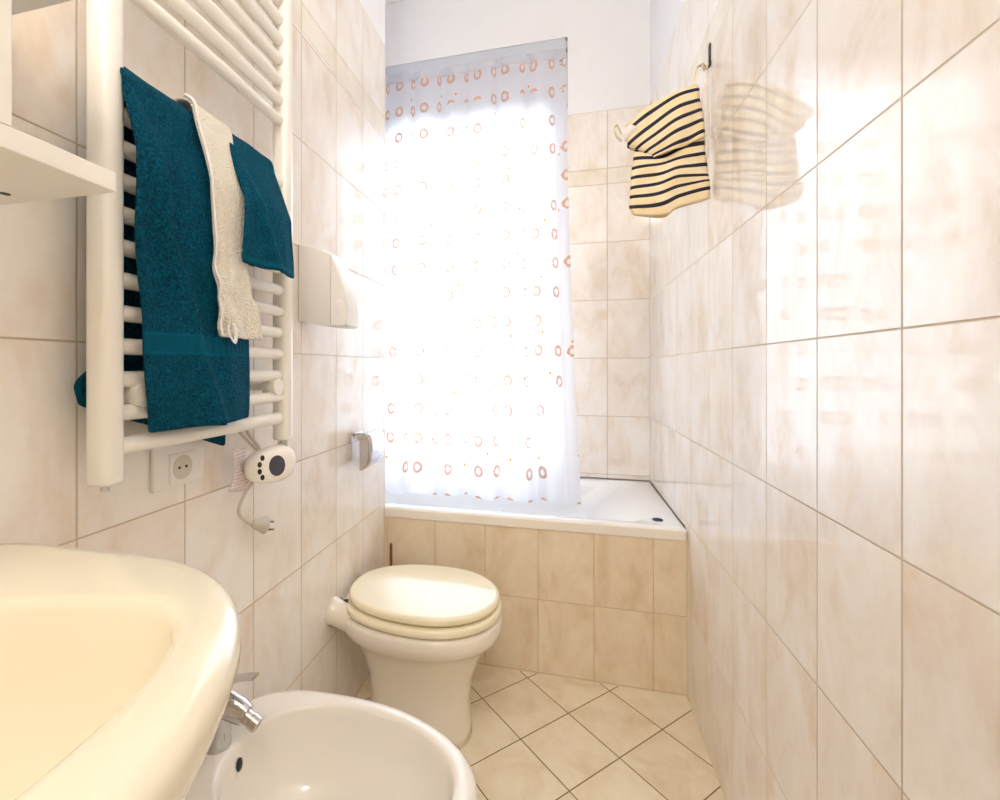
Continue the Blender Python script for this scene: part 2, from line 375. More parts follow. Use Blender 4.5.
# curtain rail + voile curtain
t = thing('curtain_rail', (-.48, YB+.012, 2.80), 'slim grey-white curtain rail spanning the top of the window recess', 'curtain rail')
bm = bmesh.new(); box(bm, WX0+.010, WX1-.010, YB-.004, YB+.026, 2.788, 2.822); box(bm, WX0+.010, WX1-.010, YB+.004, YB+.022, 2.8221, WZ1-.0005); obj('track', bm, M['rail'], t, smooth=False, bevel=.002)
for px in (WX0+.005, WX1-.005):
    bm = bmesh.new(); box(bm, px-.0045, px+.0045, YB-.006, YB+.028, 2.786, 2.824); obj('end_cap', bm, M['rail'], t, smooth=False, bevel=.001)
CX0 = -.985
def cur(u, v):                       # v: 0 bottom .. 1 top
    z = .50 + 2.285*v
    x1 = .013 + .070*(1-v)**1.6
    x = CX0 + (x1-CX0)*u
    amp = .010 + .016*(1-v)**.7
    w = math.sin(u*2*PI*6.5 + .7*math.sin(3*v)) * .7 + math.sin(u*2*PI*11+1.3)*.35 + .4*math.sin(u*2*PI*2.2+2)
    ypl = YB-.010 - .16*max(0, (1-v))**1.35
    x += .011*math.cos(u*2*PI*6.5+.5)*(1 if .02 < u < .98 else 0)
    return (x, ypl + amp*w - .022*(1-v), z + .006*math.sin(u*31)*(1-v))
bm = sheet(cur, 200, 60, lambda u, v: (1.72*u+.020, 2.285*v-.056))
c = obj('shower_curtain', bm, M['curtain']); tag(c, 'sheer white curtain printed with small orange rings, hanging over the bright window into the bathtub', 'curtain')
bm = sheet(lambda u, v: (lambda p: (p[0], p[1]-.003, p[2]))(cur(u, .978+.022*v)), 200, 3, lambda u, v: (1.75*u, 2.2))
hem = mat('hem_voile', (.86,.87,.92), .8); nn = N(hem); a = nn.new('ShaderNodeBsdfTranslucent'); b_ = nn.new('ShaderNodeBsdfTransparent'); a.inputs[0].default_value = (.86,.87,.92,1)
dd = nn.new('ShaderNodeBsdfDiffuse'); dd.inputs[0].default_value = (.86,.87,.92,1)
m1 = nn.new('ShaderNodeMixShader'); m2 = nn.new('ShaderNodeMixShader'); nn.link(dd.outputs[0], m1.inputs[1]); nn.link(a.outputs[0], m1.inputs[2]); m2.inputs[0].default_value = .4
nn.link(m1.outputs[0], m2.inputs[1]); nn.link(b_.outputs[0], m2.inputs[2]); nn.link(m2.outputs[0], hem.node_tree.nodes['Material Output'].inputs[0])
obj('top_hem', bm, hem, c)

# ================================================================== BATHTUB
t = thing('bathtub', (-.33, 2.09, 0), 'built-in white bathtub with a beige tiled front panel under the window', 'bathtub')
def rrect(x0, x1, y0, y1, r, seg=18):
    pts = []
    for cx, cy, a0 in ((x1-r, y1-r, 0), (x0+r, y1-r, PI/2), (x0+r, y0+r, PI), (x1-r, y0+r, 1.5*PI)):
        for k in range(seg):
            a = a0 + PI/2*k/(seg-1); pts.append((cx+r*math.cos(a), cy+r*math.sin(a)))
    return pts
TX0, TX1, TY0, TY1, TZT = -1.078, XR-.0006, YT-.004, YB-.003, .583
bm = bmesh.new()
loft(bm, [(rrect(TX0, TX1, TY0, TY1, .006), TZT-.040), (rrect(TX0, TX1, TY0, TY1, .006), TZT-.010),
          (rrect(TX0+.003, TX1-.003, TY0+.003, TY1-.003, .008), TZT-.003), (rrect(TX0+.010, TX1-.008, TY0+.010, TY1-.008, .01), TZT),
          (rrect(TX0+.045, TX1-.10, TY0+.050, TY1-.040, .07), TZT-.002),
          (rrect(TX0+.052, TX1-.13, TY0+.060, TY1-.048, .08), TZT-.014), (rrect(TX0+.06, TX1-.19, TY0+.068, TY1-.055, .10), TZT-.05),
          (rrect(TX0+.08, TX1-.30, TY0+.080, TY1-.065, .12), TZT-.14), (rrect(TX0+.11, TX1-.38, TY0+.10, TY1-.085, .12), TZT-.30),
          (rrect(TX0+.16, TX1-.44, TY0+.14, TY1-.12, .12), TZT-.37), (rrect(TX0+.4, TX1-.7, TY0+.25, TY1-.25, .05), TZT-.38)], cap0=False)
obj('basin', bm, M['tub_enamel'], t, angle=50)
bm = bmesh.new(); box(bm, TX0, TX1, YT, YT+.03, 0, TZT-.040); obj('tiled_panel', bm, M['tub_tile'], t, smooth=False, label='beige tiled front panel')
bm = bmesh.new(); box(bm, TX0+.002, TX1, YT-.007, YT+.01, TZT-.043, TZT-.004)
obj('rim_edge', bm, M['tub_rim'], t, smooth=False, bevel=.006)
bm = bmesh.new(); box(bm, -.2, XR-.001, YB-.0035, YB-.0005, TZT-.002, TZT+.004); obj('sealant', bm, M['caulk'], t, smooth=False)
bm = bmesh.new(); box(bm, XR-.0022, XR-.0005, YT+.02, YB-.001, TZT-.002, TZT+.003); obj('sealant', bm, M['caulk'], t, smooth=False)
bm = bmesh.new(); loft(bm, [([(.338+.019*math.cos(a*PI/12), 1.823+.017*math.sin(a*PI/12)) for a in range(24)], TZT-.001),
     ([(.338+.018*math.cos(a*PI/12), 1.823+.016*math.sin(a*PI/12)) for a in range(24)], TZT+.003), ([(.338+.011*math.cos(a*PI/12), 1.823+.010*math.sin(a*PI/12)) for a in range(24)], TZT+.005)])
tag(obj('plug_stopper', bm, M['blue'], angle=60), 'small dark blue oval stopper lying on the right corner of the bathtub rim', 'stopper')

# ================================================================== TOWEL RADIATOR
RX, RY0, RY1 = -.637, .521, .949
t = thing('towel_radiator', (RX, .73, .975), 'tall white ladder towel radiator fixed to the left wall', 'radiator')
def post(y, z0, z1):
    bm = bmesh.new(); n_ = 24; pr = []
    for k in range(n_):
        a = 2*PI*k/n_; c_, s_2 = math.cos(a), math.sin(a)
        pr.append((RX + .021*math.copysign(abs(c_)**.7, c_), y + .0182*math.copysign(abs(s_2)**.7, s_2)))
    cen = (RX, y); sh = lambda f: [(cen[0]+(x-cen[0])*f, cen[1]+(yy-cen[1])*f) for x, yy in pr]
    loft(bm, [(sh(.8), z0), (sh(.95), z0+.002), (pr, z0+.006), (pr, z1-.006), (sh(.8), z1)]); return bm
obj('post', post(RY0, .975, 2.12), M['radiator'], t, angle=50); obj('post', post(RY1, .975, 2.12), M['radiator'], t, angle=50)
barz = [1.027+.049*k for k in range(12)] + [1.711+.0462*k for k in range(9)]
for z in barz:
    bm = bmesh.new(); tube(bm, [(RX + .006*math.sin(PI*k/14), RY0+(RY1-RY0)*k/14, z) for k in range(15)], .0125 if z > 1.03 else .0135, 16)
    obj('bar', bm, M['radiator'], t)
for y in (.569, .905):
    for z in (1.1005, 2.01):
        bm = bmesh.new(); tube(bm, [(-.699, y, z), (RX+.010, y, z)], .009); tube(bm, [(RX-.012, y, z), (RX+.020, y, z)], .018); tube(bm, [(-.6995, y, z), (-.694, y, z)], .02)
        obj('wall_bracket', bm, M['radiator'], t, angle=45)
bm = bmesh.new(); tube(bm, [(RX, RY0, .9755), (RX, RY0, .966)], .006); obj('bleed_valve', bm, M['chrome'], t, angle=40)
bm = bmesh.new(); tube(bm, [(RX, RY1, .976), (RX, RY1, .958)], .012); obj('collar', bm, M['brushed'], t, angle=40)
# thermostat pod hanging below the far post
pc = Vector((-.621, .878, .931)); ax = Vector((.70, .714, 0)).normalized(); nr = Vector((ax.y, -ax.x, 0))
def podp(a, h, d): return pc + ax*a + Vector((0, 0, h)) + nr*d
bm = bmesh.new(); rings = []
for dd_, f in ((-.030, .55), (-.027, .85), (-.018, 1), (.012, 1), (.022, .93), (.026, .80)):
    ring_ = []
    for k in range(40):
        a = 2*PI*k/40; c_, s2 = math.cos(a), math.sin(a)
        px = math.copysign(abs(c_)**(.75 if c_ > 0 else .95), c_)*.052*f; pz = math.copysign(abs(s2)**.75, s2)*(.037+.004*(px/.05))*f + .10*px
        ring_.append(bm.verts.new(podp(px, pz, dd_)))
    rings.append(ring_)
for A, B in zip(rings, rings[1:]):
    for k in range(40): bm.faces.new((A[k], A[(k+1) % 40], B[(k+1) % 40], B[k]))
bm.faces.new(rings[0][::-1]); bm.faces.new(rings[-1]); bmesh.ops.recalc_face_normals(bm, faces=bm.faces)
th_ = obj('thermostat', bm, M['radiator'], t, angle=60)
def disc(bm, a0, h0, ra, rh, d0, d1, seg=28, shear=0):
    A = [bm.verts.new(podp(a0+ra*math.cos(2*PI*k/seg), h0+rh*math.sin(2*PI*k/seg)+shear*ra*math.cos(2*PI*k/seg), d0)) for k in range(seg)]
    B = [bm.verts.new(podp(a0+ra*math.cos(2*PI*k/seg), h0+rh*math.sin(2*PI*k/seg)+shear*ra*math.cos(2*PI*k/seg), d1)) for k in range(seg)]
    for k in range(seg): bm.faces.new((A[k], A[(k+1) % seg], B[(k+1) % seg], B[k]))
    bm.faces.new(B); bmesh.ops.recalc_face_normals(bm, faces=bm.faces)
bm = bmesh.new(); disc(bm, .010, .002, .0165, .022, .024, .0275); obj('display', bm, M['display'], th_, angle=50)
for k, (a0, h0) in enumerate(((-.0195, .021), (-.0250, .0075), (-.0250, -.007), (-.0195, -.020))):
    bm = bmesh.new(); disc(bm, a0, h0, .0042, .0060, .024, .0272, 14); obj('button', bm, M['black'], th_, angle=50)
# cable with its plug
cb = bmesh.new()
tube(cb, catmull([(-.690, .875, 1.035), (-.672, .872, 1.00), (-.645, .880, .955), (-.650, .868, .905), (-.66, .846, .872), (-.668, .838, .838), (-.664, .855, .812), (-.662, .876, .800)], 8), .0036, 10)
tube(cb, catmull([(-.690, .835, 1.055), (-.680, .850, 1.01), (-.660, .880, .965), (-.645, .885, .95)], 8), .0030, 10)
cbo = obj('power_cable', cb, M['cable'], t, label='grey cable ending in an unplugged two-pin plug')
bm = bmesh.new(); tube(bm, [(-.662, .872, .802), (-.661, .882, .797), (-.66, .897, .7915), (-.659, .915, .784), (-.659, .922, .781)], .01, 14, taper=[.006, (.009, .011), (.010, .014), (.009, .020), (.007, .017)])
obj('plug', bm, M['cable'], cbo, angle=50)
for dz in (-.009, .009):
    bm = bmesh.new(); tube(bm, [(-.659, .920, .7815+dz), (-.658, .945, .7735+dz)], .0022, 8); obj('pin', bm, M['hinge'], cbo)
bm = sheet(lambda u, v: (-.672+.008*math.sin(3*v+u), .812+.018*v+.050*u+.004*math.sin(5*v), .885+.088*v-.010*u), 8, 12)
tg = obj('care_tag', bm, M['tag'], t, label='pale pink printed paper tag'); s = tg.modifiers.new('s', 'SOLIDIFY'); s.thickness = .0008

# ================================================================== TOWELS
o_fn = {}
def towel(name, front, back, ztop, m, xf, wav, label, group, thick=.009, seed=0, slant=0, crs=1, xmin=-.6065, wr=0, xback=-.672, barx=-.637, r=.017):
    """front/back: list of (drop, y_left, y_right). Drapes over the bar."""
    Lf = front[-1][0]; Lb = back[-1][0]; arc = PI*r
    tot = Lb+arc+Lf
    fl = [(a, b) for a, b, c_ in front]; fr_ = [(a, c_) for a, b, c_ in front]
    bl = [(a, b) for a, b, c_ in back]; br = [(a, c_) for a, b, c_ in back]
    def fn(u, v):
        s_ = v*tot
        if s_ < Lb: drop = (Lb-s_)*(1+slant*u); yl, yr = lerp(bl, drop), lerp(br, drop)
        elif s_ < Lb+arc: drop = 0; k = (s_-Lb)/arc; yl = bl[0][1]*(1-k)+fl[0][1]*k; yr = br[0][1]*(1-k)+fr_[0][1]*k
        else: drop = s_-Lb-arc; yl, yr = lerp(fl, drop), lerp(fr_, drop)
        y = yl+(yr-yl)*u
        nz_ = noise.noise(Vector((y*14+seed, drop*5, seed*3.1)))
        cr = 1.2*wav*math.exp(-((u-(.04+.84*drop*crs))/.075)**2)*min(1, drop*6)
        fold = cr+wav*.7*(math.sin(u*PI*2.3+seed+drop*2.5)*.6+nz_)*min(1, drop*5)
        if s_ < Lb: return (xback + (barx-r-xback)*max(0, 1-drop*12) + fold*.3, y, ztop-r-drop)
        if s_ < Lb+arc:
            a = PI-PI*(s_-Lb)/arc; return (barx+r*math.cos(a), y, ztop-r+r*math.sin(a)+.003*noise.noise(Vector((y*18, seed, 1))))
        fold += wr*noise.noise(Vector((u*5, drop*26, seed)))*min(1, max(0, drop-.18)*8)
        return (max(-.607+(xmin+.607)*min(1, drop/.11), barx+r+(xf-barx-r)*min(1, drop*9)+fold), y, ztop-r-drop - .004*u*0)
    nv = max(30, int(tot/.010)); nu = max(12, int(abs(front[0][2]-front[0][1])/.007))
    bm = sheet(fn, nu, nv, lambda u, v: (u*.22, tot-v*tot))
    o = obj(name, bm, m); tag(o, label, 'towel', group)
    s = o.modifiers.new('thick', 'SOLIDIFY'); s.thickness = thick; s.offset = 1
    b = o.modifiers.new('sub', 'SUBSURF'); b.levels = 1; b.render_levels = 1
    o_fn[name+str(seed)] = (fn, (Lb+arc)/tot)
    return o
towel('hand_towel', [(0, .525, .712), (.2, .532, .735), (.38, .549, .780), (.530, .563, .787)],
      [(0, .527, .712), (.2, .535, .73), (.42, .532, .765), (.455, .499, .79), (.485, .506, .80)], 1.590, M['teal'], -.594, .022,
      'large teal towel hanging at the left end of the towel radiator', 'towels on the radiator', seed=2.0, slant=.22)
towel('hand_towel', [(0, .648, .742), (.1, .656, .744), (.24, .666, .752), (.36, .676, .792), (.376, .678, .798)],
      [(0, .650, .748), (.25, .66, .75)], 1.606, M['cream_towel'], -.577, .004,
      'cream towel with a small hanging loop, between the two teal towels', 'towels on the radiator', seed=5.0, wr=.012, xmin=-.586, r=.034, xback=-.680, thick=.005)
towel('hand_towel', [(0, .724, .870), (.12, .726, .874), (.220, .722, .884), (.232, .723, .886)],
      [(0, .742, .884), (.20, .75, .89)], 1.600, M['teal_small'], -.560, .012,
      'small teal towel nearest the window on the towel radiator', 'towels on the radiator', seed=9.0, crs=2.4, xmin=-.563, r=.034)
lo_ = bpy.data.objects['hand_towel.001']
bm = bmesh.new(); tube(bm, catmull([(-.572, .694, 1.222), (-.570, .690, 1.205), (-.568, .702, 1.188), (-.570, .708, 1.205), (-.572, .704, 1.222)]), .003, 8, taper=[(.0012, .004)]*25)
obj('hanging_loop', bm, M['lining'], lo_)

fn, v0 = o_fn['hand_towel5.0']; ed = [Vector(fn(.0, v0-.06+(1.06-v0)*k/120)) + Vector((.004, 0, .001)) for k in range(121)]
bm = bmesh.new(); tube(bm, ed, .003, 8, taper=[.0036 if k % 2 else .0020 for k in range(121)]); obj('braided_edging', bm, M['lining'], lo_)

# ================================================================== WALL FITTINGS
t = thing('power_outlet', (XL, .71, .968), 'white wall power outlet under the towel radiator', 'power outlet')
bm = bmesh.new(); box(bm, XL+.0003, XL+.010, .652, .766, .924, 1.015); obj('cover_plate', bm, M['white_plastic'], t, smooth=False, bevel=.003)
bm = bmesh.new(); box(bm, XL+.009, XL+.0125, .683, .740, .931, .985); obj('socket_module', bm, M['white_plastic'], t, smooth=False, bevel=.001)
bm = bmesh.new()
def yz_ring(bm, x, cy, cz, r, seg=28): return [bm.verts.new((x, cy+r*math.cos(2*PI*k/seg), cz+r*math.sin(2*PI*k/seg))) for k in range(seg)]
def bridge(bm, A, B):
    for k in range(len(A)): bm.faces.new((A[k], A[(k+1) % len(A)], B[(k+1) % len(A)], B[k]))
R1, R2, R3 = yz_ring(bm, XL+.0128, .711, .958, .0225), yz_ring(bm, XL+.0138, .711, .958, .0215), yz_ring(bm, XL+.0128, .711, .958, .0195)
bridge(bm, R1, R2); bridge(bm, R2, R3); R4 = yz_ring(bm, XL+.0127, .711, .958, .0190); bridge(bm, R3, R4); bm.faces.new(R4); bmesh.ops.recalc_face_normals(bm, faces=bm.faces)
obj('socket_well', bm, M['shaded_socket_plastic'], t, angle=40)
for y in (.703, .719):
    bm = bmesh.new(); tube(bm, [(XL+.0120, y, .958), (XL+.0140, y, .958)], .0026, 12); obj('pin_hole', bm, M['black'], t)

t = thing('soap_dispenser', (XL, 1.15, 1.25), 'white plastic soap dispenser on the left wall beside the radiator', 'dispenser')
prof = [(-.6995, 1.268), (-.605, 1.252), (-.603, 1.252), (-.603, 1.448), (-.625, 1.460), (-.66, 1.472), (-.6995, 1.480)]
prof2 = [(-.6025, 1.253), (-.565, 1.251), (-.557, 1.256), (-.556, 1.30), (-.562, 1.345), (-.574, 1.385), (-.588, 1.418), (-.6025, 1.446)]
def extrude_y(bm, prof, ys, inset=.006):
    cxp = sum(p[0] for p in prof)/len(prof); czp = sum(p[1] for p in prof)/len(prof)
    rings = []
    for y, f in ys: rings.append([bm.verts.new((min(cxp+(x-cxp)*f, max(x, cxp+(x-cxp)*f)) if x < -.69 else cxp+(x-cxp)*f, y, czp+(z-czp)*f)) for x, z in prof])
    for A, B in zip(rings, rings[1:]): bridge(bm, A, B)
    bm.faces.new(rings[0][::-1]); bm.faces.new(rings[-1]); bmesh.ops.recalc_face_normals(bm, faces=bm.faces)
YS = [(1.112, .95), (1.114, .98), (1.119, 1), (1.183, 1), (1.189, .98), (1.191, .94)]
bm = bmesh.new(); extrude_y(bm, prof, YS); obj('housing', bm, M['white_plastic'], t, angle=35)
bm = bmesh.new(); extrude_y(bm, prof2, YS); lid_ = obj('front_cover', bm, M['white_plastic'], t, angle=35)
bm = bmesh.new(); bmesh.ops.create_uvsphere(bm, u_segments=24, v_segments=12, radius=.5, matrix=Matrix.Translation((-.5765, 1.1125, 1.305)) @ Matrix.Diagonal((.026, .006, .040, 1))); obj('release_button', bm, M['white_plastic'], lid_)

t = thing('toilet_roll_holder', (XL, 1.45, .9), 'chrome toilet roll holder with a curved flap on the left wall by the bathtub', 'toilet roll holder')
bm = bmesh.new(); box(bm, -.6997, -.694, 1.45, 1.51, .905, .918); obj('back_plate', bm, M['chrome'], t, smooth=False, bevel=.002)
bm = bmesh.new(); tube(bm, [(-.694, 1.470, .912), (-.645, 1.470, .914), (-.640, 1.470, .914)], .005, 12); tube(bm, [(-.655, 1.402, .910), (-.655, 1.534, .910)], .0085, 20); obj('arm', bm, M['chrome'], t, angle=50)
FP = catmull([(-.655, 0, .920), (-.638, 0, .921), (-.627, 0, .910), (-.622, 0, .880), (-.625, 0, .838), (-.636, 0, .812), (-.655, 0, .803)], 5)
bm = sheet(lambda u, v: (FP[round(v*30)].x, 1.405+.128*u, FP[round(v*30)].z), 4, 30)
o = obj('flap', bm, M['chrome'], t); s = o.modifiers.new('s', 'SOLIDIFY'); s.thickness = .002
bm = bmesh.new(); tube(bm, [(-.644, 1.412, .850), (-.644, 1.528, .850)], .016, 28); obj('toilet_roll', bm, M['lining'], t, angle=50)
for yy in (1.4035, 1.5325):
    bm = bmesh.new(); A = [bm.verts.new((p.x, yy, p.z)) for p in FP]; B = [bm.verts.new((p.x, yy+.0015, p.z)) for p in FP]
    bridge(bm, A, B); bm.faces.new(A); bm.faces.new(B[::-1]); bmesh.ops.recalc_face_normals(bm, faces=bm.faces); obj('side_plate', bm, M['chrome'], t, angle=40)

# shelf unit at top left
t = thing('wall_cabinet', (-.6, .0, 1.343), 'white bathroom cabinet with open shelves above the washbasin', 'cabinet')
bm = bmesh.new(); box(bm, -.699, -.4965, -.30, .42, 1.343, 1.3655); sh_ = obj('shelf', bm, M['cupboard'], t, smooth=False, bevel=.0015)
bm = bmesh.new(); box(bm, -.699, -.4965, -.30, .42, 1.5745, 1.597); obj('shelf', bm, M['cupboard'], t, smooth=False, bevel=.0015)
bm = bmesh.new(); box(bm, -.699, -.4965, .299, .317, 1.3656, 1.5744); obj('side_panel', bm, M['cupboard'], t, smooth=False, bevel=.001)
bm = bmesh.new(); box(bm, -.699, -.4965, -.30, -.28, 1.3656, 1.5744); obj('side_panel', bm, M['cupboard'], t, smooth=False, bevel=.001)
bm = bmesh.new(); box(bm, -.512, -.4965, -.278, .297, 1.367, 1.573); o = obj('door', bm, M['cupboard'], t, smooth=False, bevel=.001)
bm = bmesh.new(); tube(bm, [(-.4965, .25, 1.45), (-.482, .25, 1.45)], .007); obj('knob', bm, M['chrome'], o, angle=50)
bm = bmesh.new(); tube(bm, [(-.625, .392, 1.3445), (-.625, .392, 1.3422)], .005, 16); obj('screw_hole', bm, M['black'], sh_)

# ================================================================== WASHBASIN
BC = .08
t = thing('washbasin', (-.45, BC, 0), 'large cream ceramic washbasin on a pedestal at the left wall', 'washbasin')
def bo(d, n=2.0):    # outer outline shrunk by d
    return outline(-.698, -.196-d, BC, .355-d, n+.2, 8.0, xm=-.46, seg=96)
def bi(d, z=0):
    return [(x, BC+(y-BC)*(1-.9*max(0, -.36-x))) for x, y in outline(-.600+d, -.262-d, BC, .262-d, 3.3, 2.8, xm=-.42, seg=96)]
bm = bmesh.new()
rings = [(outline(-.698, -.36, BC, .12, 2, 6, xm=-.5, seg=96), .735), (outline(-.698, -.30, BC, .20, 2, 6, xm=-.48, seg=96), .765), (bo(.055), .805), (bo(.022), .850), (bo(.006), .885), (bo(0), .903), (bo(.001), .915), (bo(.006), .924), (bo(.014), .9300),
         (bo(.030), .9325), (bi(-.012), .9325), (bi(-.004), .9312), (bi(0), .9285), (bi(.003), .922), (bi(.009), .885), (bi(.024), .835), (bi(.050), .795), (bi(.095), .772), (bi(.15), .765)]
loft(bm, rings)
obj('basin', bm, M['ceramic'], t)
bm = bmesh.new(); loft(bm, [(outline(-.62, -.36, BC, .10, 2.2, 3), 0), (outline(-.61, -.37, BC, .09, 2.2, 3), .05), (outline(-.60, -.40, BC, .07, 2.2, 3), .40), (outline(-.62, -.37, BC, .09, 2.2, 3), .74)]); obj('pedestal', bm, M['ceramic'], t, angle=50)

# ================================================================== BIDET
YC = .775
t = thing('bidet', (-.43, YC, 0), 'white ceramic bidet in front of the washbasin', 'bidet')
def ro(d, hw=.187): return outline(-.698, -.144-d, YC, hw-d, 2.05, 3.2, xm=-.46, seg=96)
def ri(d): return outline(-.628+d, -.186-d, YC, .147-d, 2.05, 2.2, xm=-.43, seg=96)
bm = bmesh.new()
loft(bm, [(outline(-.66, -.28, YC, .10, 2.2, 3, seg=96), 0), (outline(-.66, -.29, YC, .095, 2.2, 3, seg=96), .03), (outline(-.67, -.30, YC, .09, 2.2, 3, seg=96), .16), (outline(-.69, -.24, YC, .12, 2.1, 3, seg=96), .25),
          (ro(.030), .325), (ro(.010), .360), (ro(0), .383), (ro(.002), .393), (ro(.009), .3995), (ro(.022), .4015), (ri(-.005), .4012), (ri(-.001), .3995), (ri(.002), .395), (ri(.005), .378), (ri(.014), .33), (ri(.040), .28), (ri(.075), .255), (ri(.12), .250)])
obj('bowl', bm, M['ceramic_white'], t)
bm = bmesh.new(); bmesh.ops.create_uvsphere(bm, u_segments=24, v_segments=12, radius=1, matrix=Matrix.Translation((-.6185, .778, .362)) @ Matrix.Diagonal((.004, .0085, .013, 1))); obj('overflow_hole', bm, M['black'], t)
bm = bmesh.new(); tube(bm, [(-.42, YC, .2495), (-.42, YC, .253)], .022, 24); obj('drain', bm, M['chrome'], t, angle=50)
FX, FY = -.655, .768
f = thing('bidet_faucet', (FX, FY, .40), 'chrome single lever faucet on the bidet', 'faucet')
bm = bmesh.new(); tube(bm, catmull([(FX-.004, FY, .4005), (FX-.002, FY, .420), (FX+.002, FY, .450), (FX+.006, FY, .478), (FX+.004, FY, .500)], 5), .02, 24, taper=[(.025 - .005*min(1, k/8), .025-.005*min(1, k/8)) for k in range(21)]); obj('body', bm, M['chrome'], f, angle=60)
bm = bmesh.new(); tube(bm, [(FX-.010, FY, .486), (FX+.02, FY, .484), (FX+.045, FY, .477), (FX+.060, FY, .470)], .012, 24, taper=[(.021, .027), (.021, .027), (.020, .024), (.017, .020)]); obj('spout', bm, M['chrome'], f, angle=60)
bm = bmesh.new(); tube(bm, [(FX+.056, FY, .472), (FX+.071, FY, .464), (FX+.072, FY, .4635), (FX+.085, FY, .456), (FX+.086, FY, .4555)], .01, 20, taper=[.013, .013, .0145, .0145, .011]); obj('aerator', bm, M['brushed'], f, angle=40)
bm = bmesh.new(); tube(bm, catmull([(FX+.002, FY, .500), (FX+.004, FY, .516), (FX+.022, FY, .532), (FX+.050, FY, .542), (FX+.080, FY, .549)], 5), .01, 16, taper=[(.019-.007*k/20, max(.0035, .015-.015*k/14)) for k in range(21)]); obj('lever', bm, M['chrome'], f, angle=60)

# ================================================================== TOILET
YW = 1.405
t = thing('toilet', (-.43, YW, 0), 'white floor toilet with a closed thick cream lid, in front of the bathtub', 'toilet')
def so(d, hw=.176, xb=-.672, xf=-.192): return outline(xb+d, xf-d, YW, hw-d, 2.05, 2.35, xm=-.40, seg=80)
bm = bmesh.new()
loft(bm, [(outline(-.60, -.278, YW, .110, 2.3, 3, seg=80), 0), (outline(-.60, -.280, YW, .108, 2.3, 3, seg=80), .03), (outline(-.60, -.285, YW, .098, 2.2, 2.8, seg=80), .12), (outline(-.61, -.275, YW, .105, 2.2, 2.6, seg=80), .19),
          (outline(-.635, -.245, YW, .130, 2.1, 2.5, seg=80), .26), (outline(-.66, -.212, YW, .158, 2.05, 2.5, seg=80), .305), (so(-.003, xb=-.696), .325), (so(-.008, xb=-.698), .345), (so(-.009, xb=-.698), .365), (so(-.004, xb=-.698), .378), (so(.006, xb=-.696), .381)])
obj('bowl', bm, M['ceramic_wc'], t)
bm = bmesh.new(); o_ = lambda d: so(d, hw=.186, xb=-.686, xf=-.185)
loft(bm, [(o_(.012), .384), (o_(.004), .386), (o_(0), .391), (o_(0), .402), (o_(.003), .407), (o_(.010), .409)]); obj('seat', bm, M['seat_lacquer'], t)
bm = bmesh.new()
loft(bm, [(so(.010), .4155), (so(.003), .4175), (so(0), .423), (so(0), .431), (so(.002), .4365), (so(.007), .4395), (so(.014), .4405), (so(.10), .4415)]); obj('lid', bm, M['seat_lacquer'], t)
for dy in (-.085, .085):
    bm = bmesh.new(); tube(bm, [(-.688, YW+dy-.020, .402), (-.688, YW+dy+.016, .402)], .0095); tube(bm, [(-.684, YW+dy, .378), (-.684, YW+dy, .402)], .006); tube(bm, [(-.688, YW+dy, .408), (-.655, YW+dy, .413)], .005)
    obj('hinge', bm, M['hinge'], t, angle=50)
bm = bmesh.new(); tube(bm, [(-.6995, YW-.105, .385), (-.690, YW-.105, .385), (-.6899, YW-.105, .385), (-.640, YW-.085, .355)], .03, 28, taper=[.043, .043, .039, .038]); obj('flush_pipe', bm, M['ceramic_wc'], t, angle=40)

# toilet brush behind the toilet
t = thing('toilet_brush', (-.655, 1.69, 0), 'toilet brush with a thin brown handle in the corner behind the toilet', 'toilet brush')
bm = bmesh.new(); tube(bm, [(-.655, 1.69, .10), (-.655, 1.69, .448), (-.655, 1.69, .456)], .006, 12, taper=[.005, .006, .004]); obj('handle', bm, M['brown'], t, angle=50)
bm = bmesh.new(); tube(bm, [(-.655, 1.69, 0), (-.655, 1.69, .12), (-.655, 1.69, .13)], .04, 28, taper=[.038, .043, .035]); obj('holder', bm, M['white_plastic'], t, angle=40)

# ================================================================== STRIPED BAG ON ITS HOOK
HY = 1.47
h = thing('wall_hook', (XR, HY, 2.03), 'small black hook high on the right wall', 'hook')
bm = bmesh.new(); box(bm, XR-.004, XR, HY+.004, HY+.020, 2.022, 2.088); obj('plate', bm, M['black'], h, smooth=False, bevel=.002)
bm = bmesh.new(); tube(bm, catmull([(XR-.003, HY+.012, 2.032), (XR-.010, HY+.010, 2.016), (XR-.018, HY+.004, 2.010), (XR-.023, HY, 2.018), (XR-.023, HY, 2.028)], 5), .0032, 10); obj('prong', bm, M['chrome'], h)
b = thing('striped_bag', (.30, HY, 1.62), 'cream canvas bag with navy stripes hanging from the black hook on the right wall', 'bag')
Lf = [(0.18, 1.865), (0.19, 1.851), (0.188, 1.808), (0.211, 1.794), (0.235, 1.78), (0.253, 1.768), (0.257, 1.762)]
Mf = [(0.274, 1.925), (0.283, 1.909), (0.292, 1.875), (0.303, 1.846), (0.313, 1.819), (0.326, 1.791), (0.328, 1.778)]
Rf = [(0.379, 1.961), (0.382, 1.949), (0.384, 1.917), (0.389, 1.889), (0.393, 1.859), (0.396, 1.827), (0.3975, 1.809)]
Lb_ = [(0.205, 1.785), (0.205, 1.769), (0.201, 1.74), (0.198, 1.712), (0.197, 1.682), (0.195, 1.655), (0.193, 1.625), (0.205, 1.601)]
Mb = [(0.271, 1.800), (0.274, 1.761), (0.276, 1.742), (0.277, 1.712), (0.277, 1.684), (0.276, 1.654), (0.279, 1.622), (0.289, 1.591)]
M2 = [(0.329, 1.830), (0.332, 1.781), (0.332, 1.751), (0.332, 1.723), (0.332, 1.698), (0.332, 1.672), (0.33, 1.645), (0.326, 1.612)]
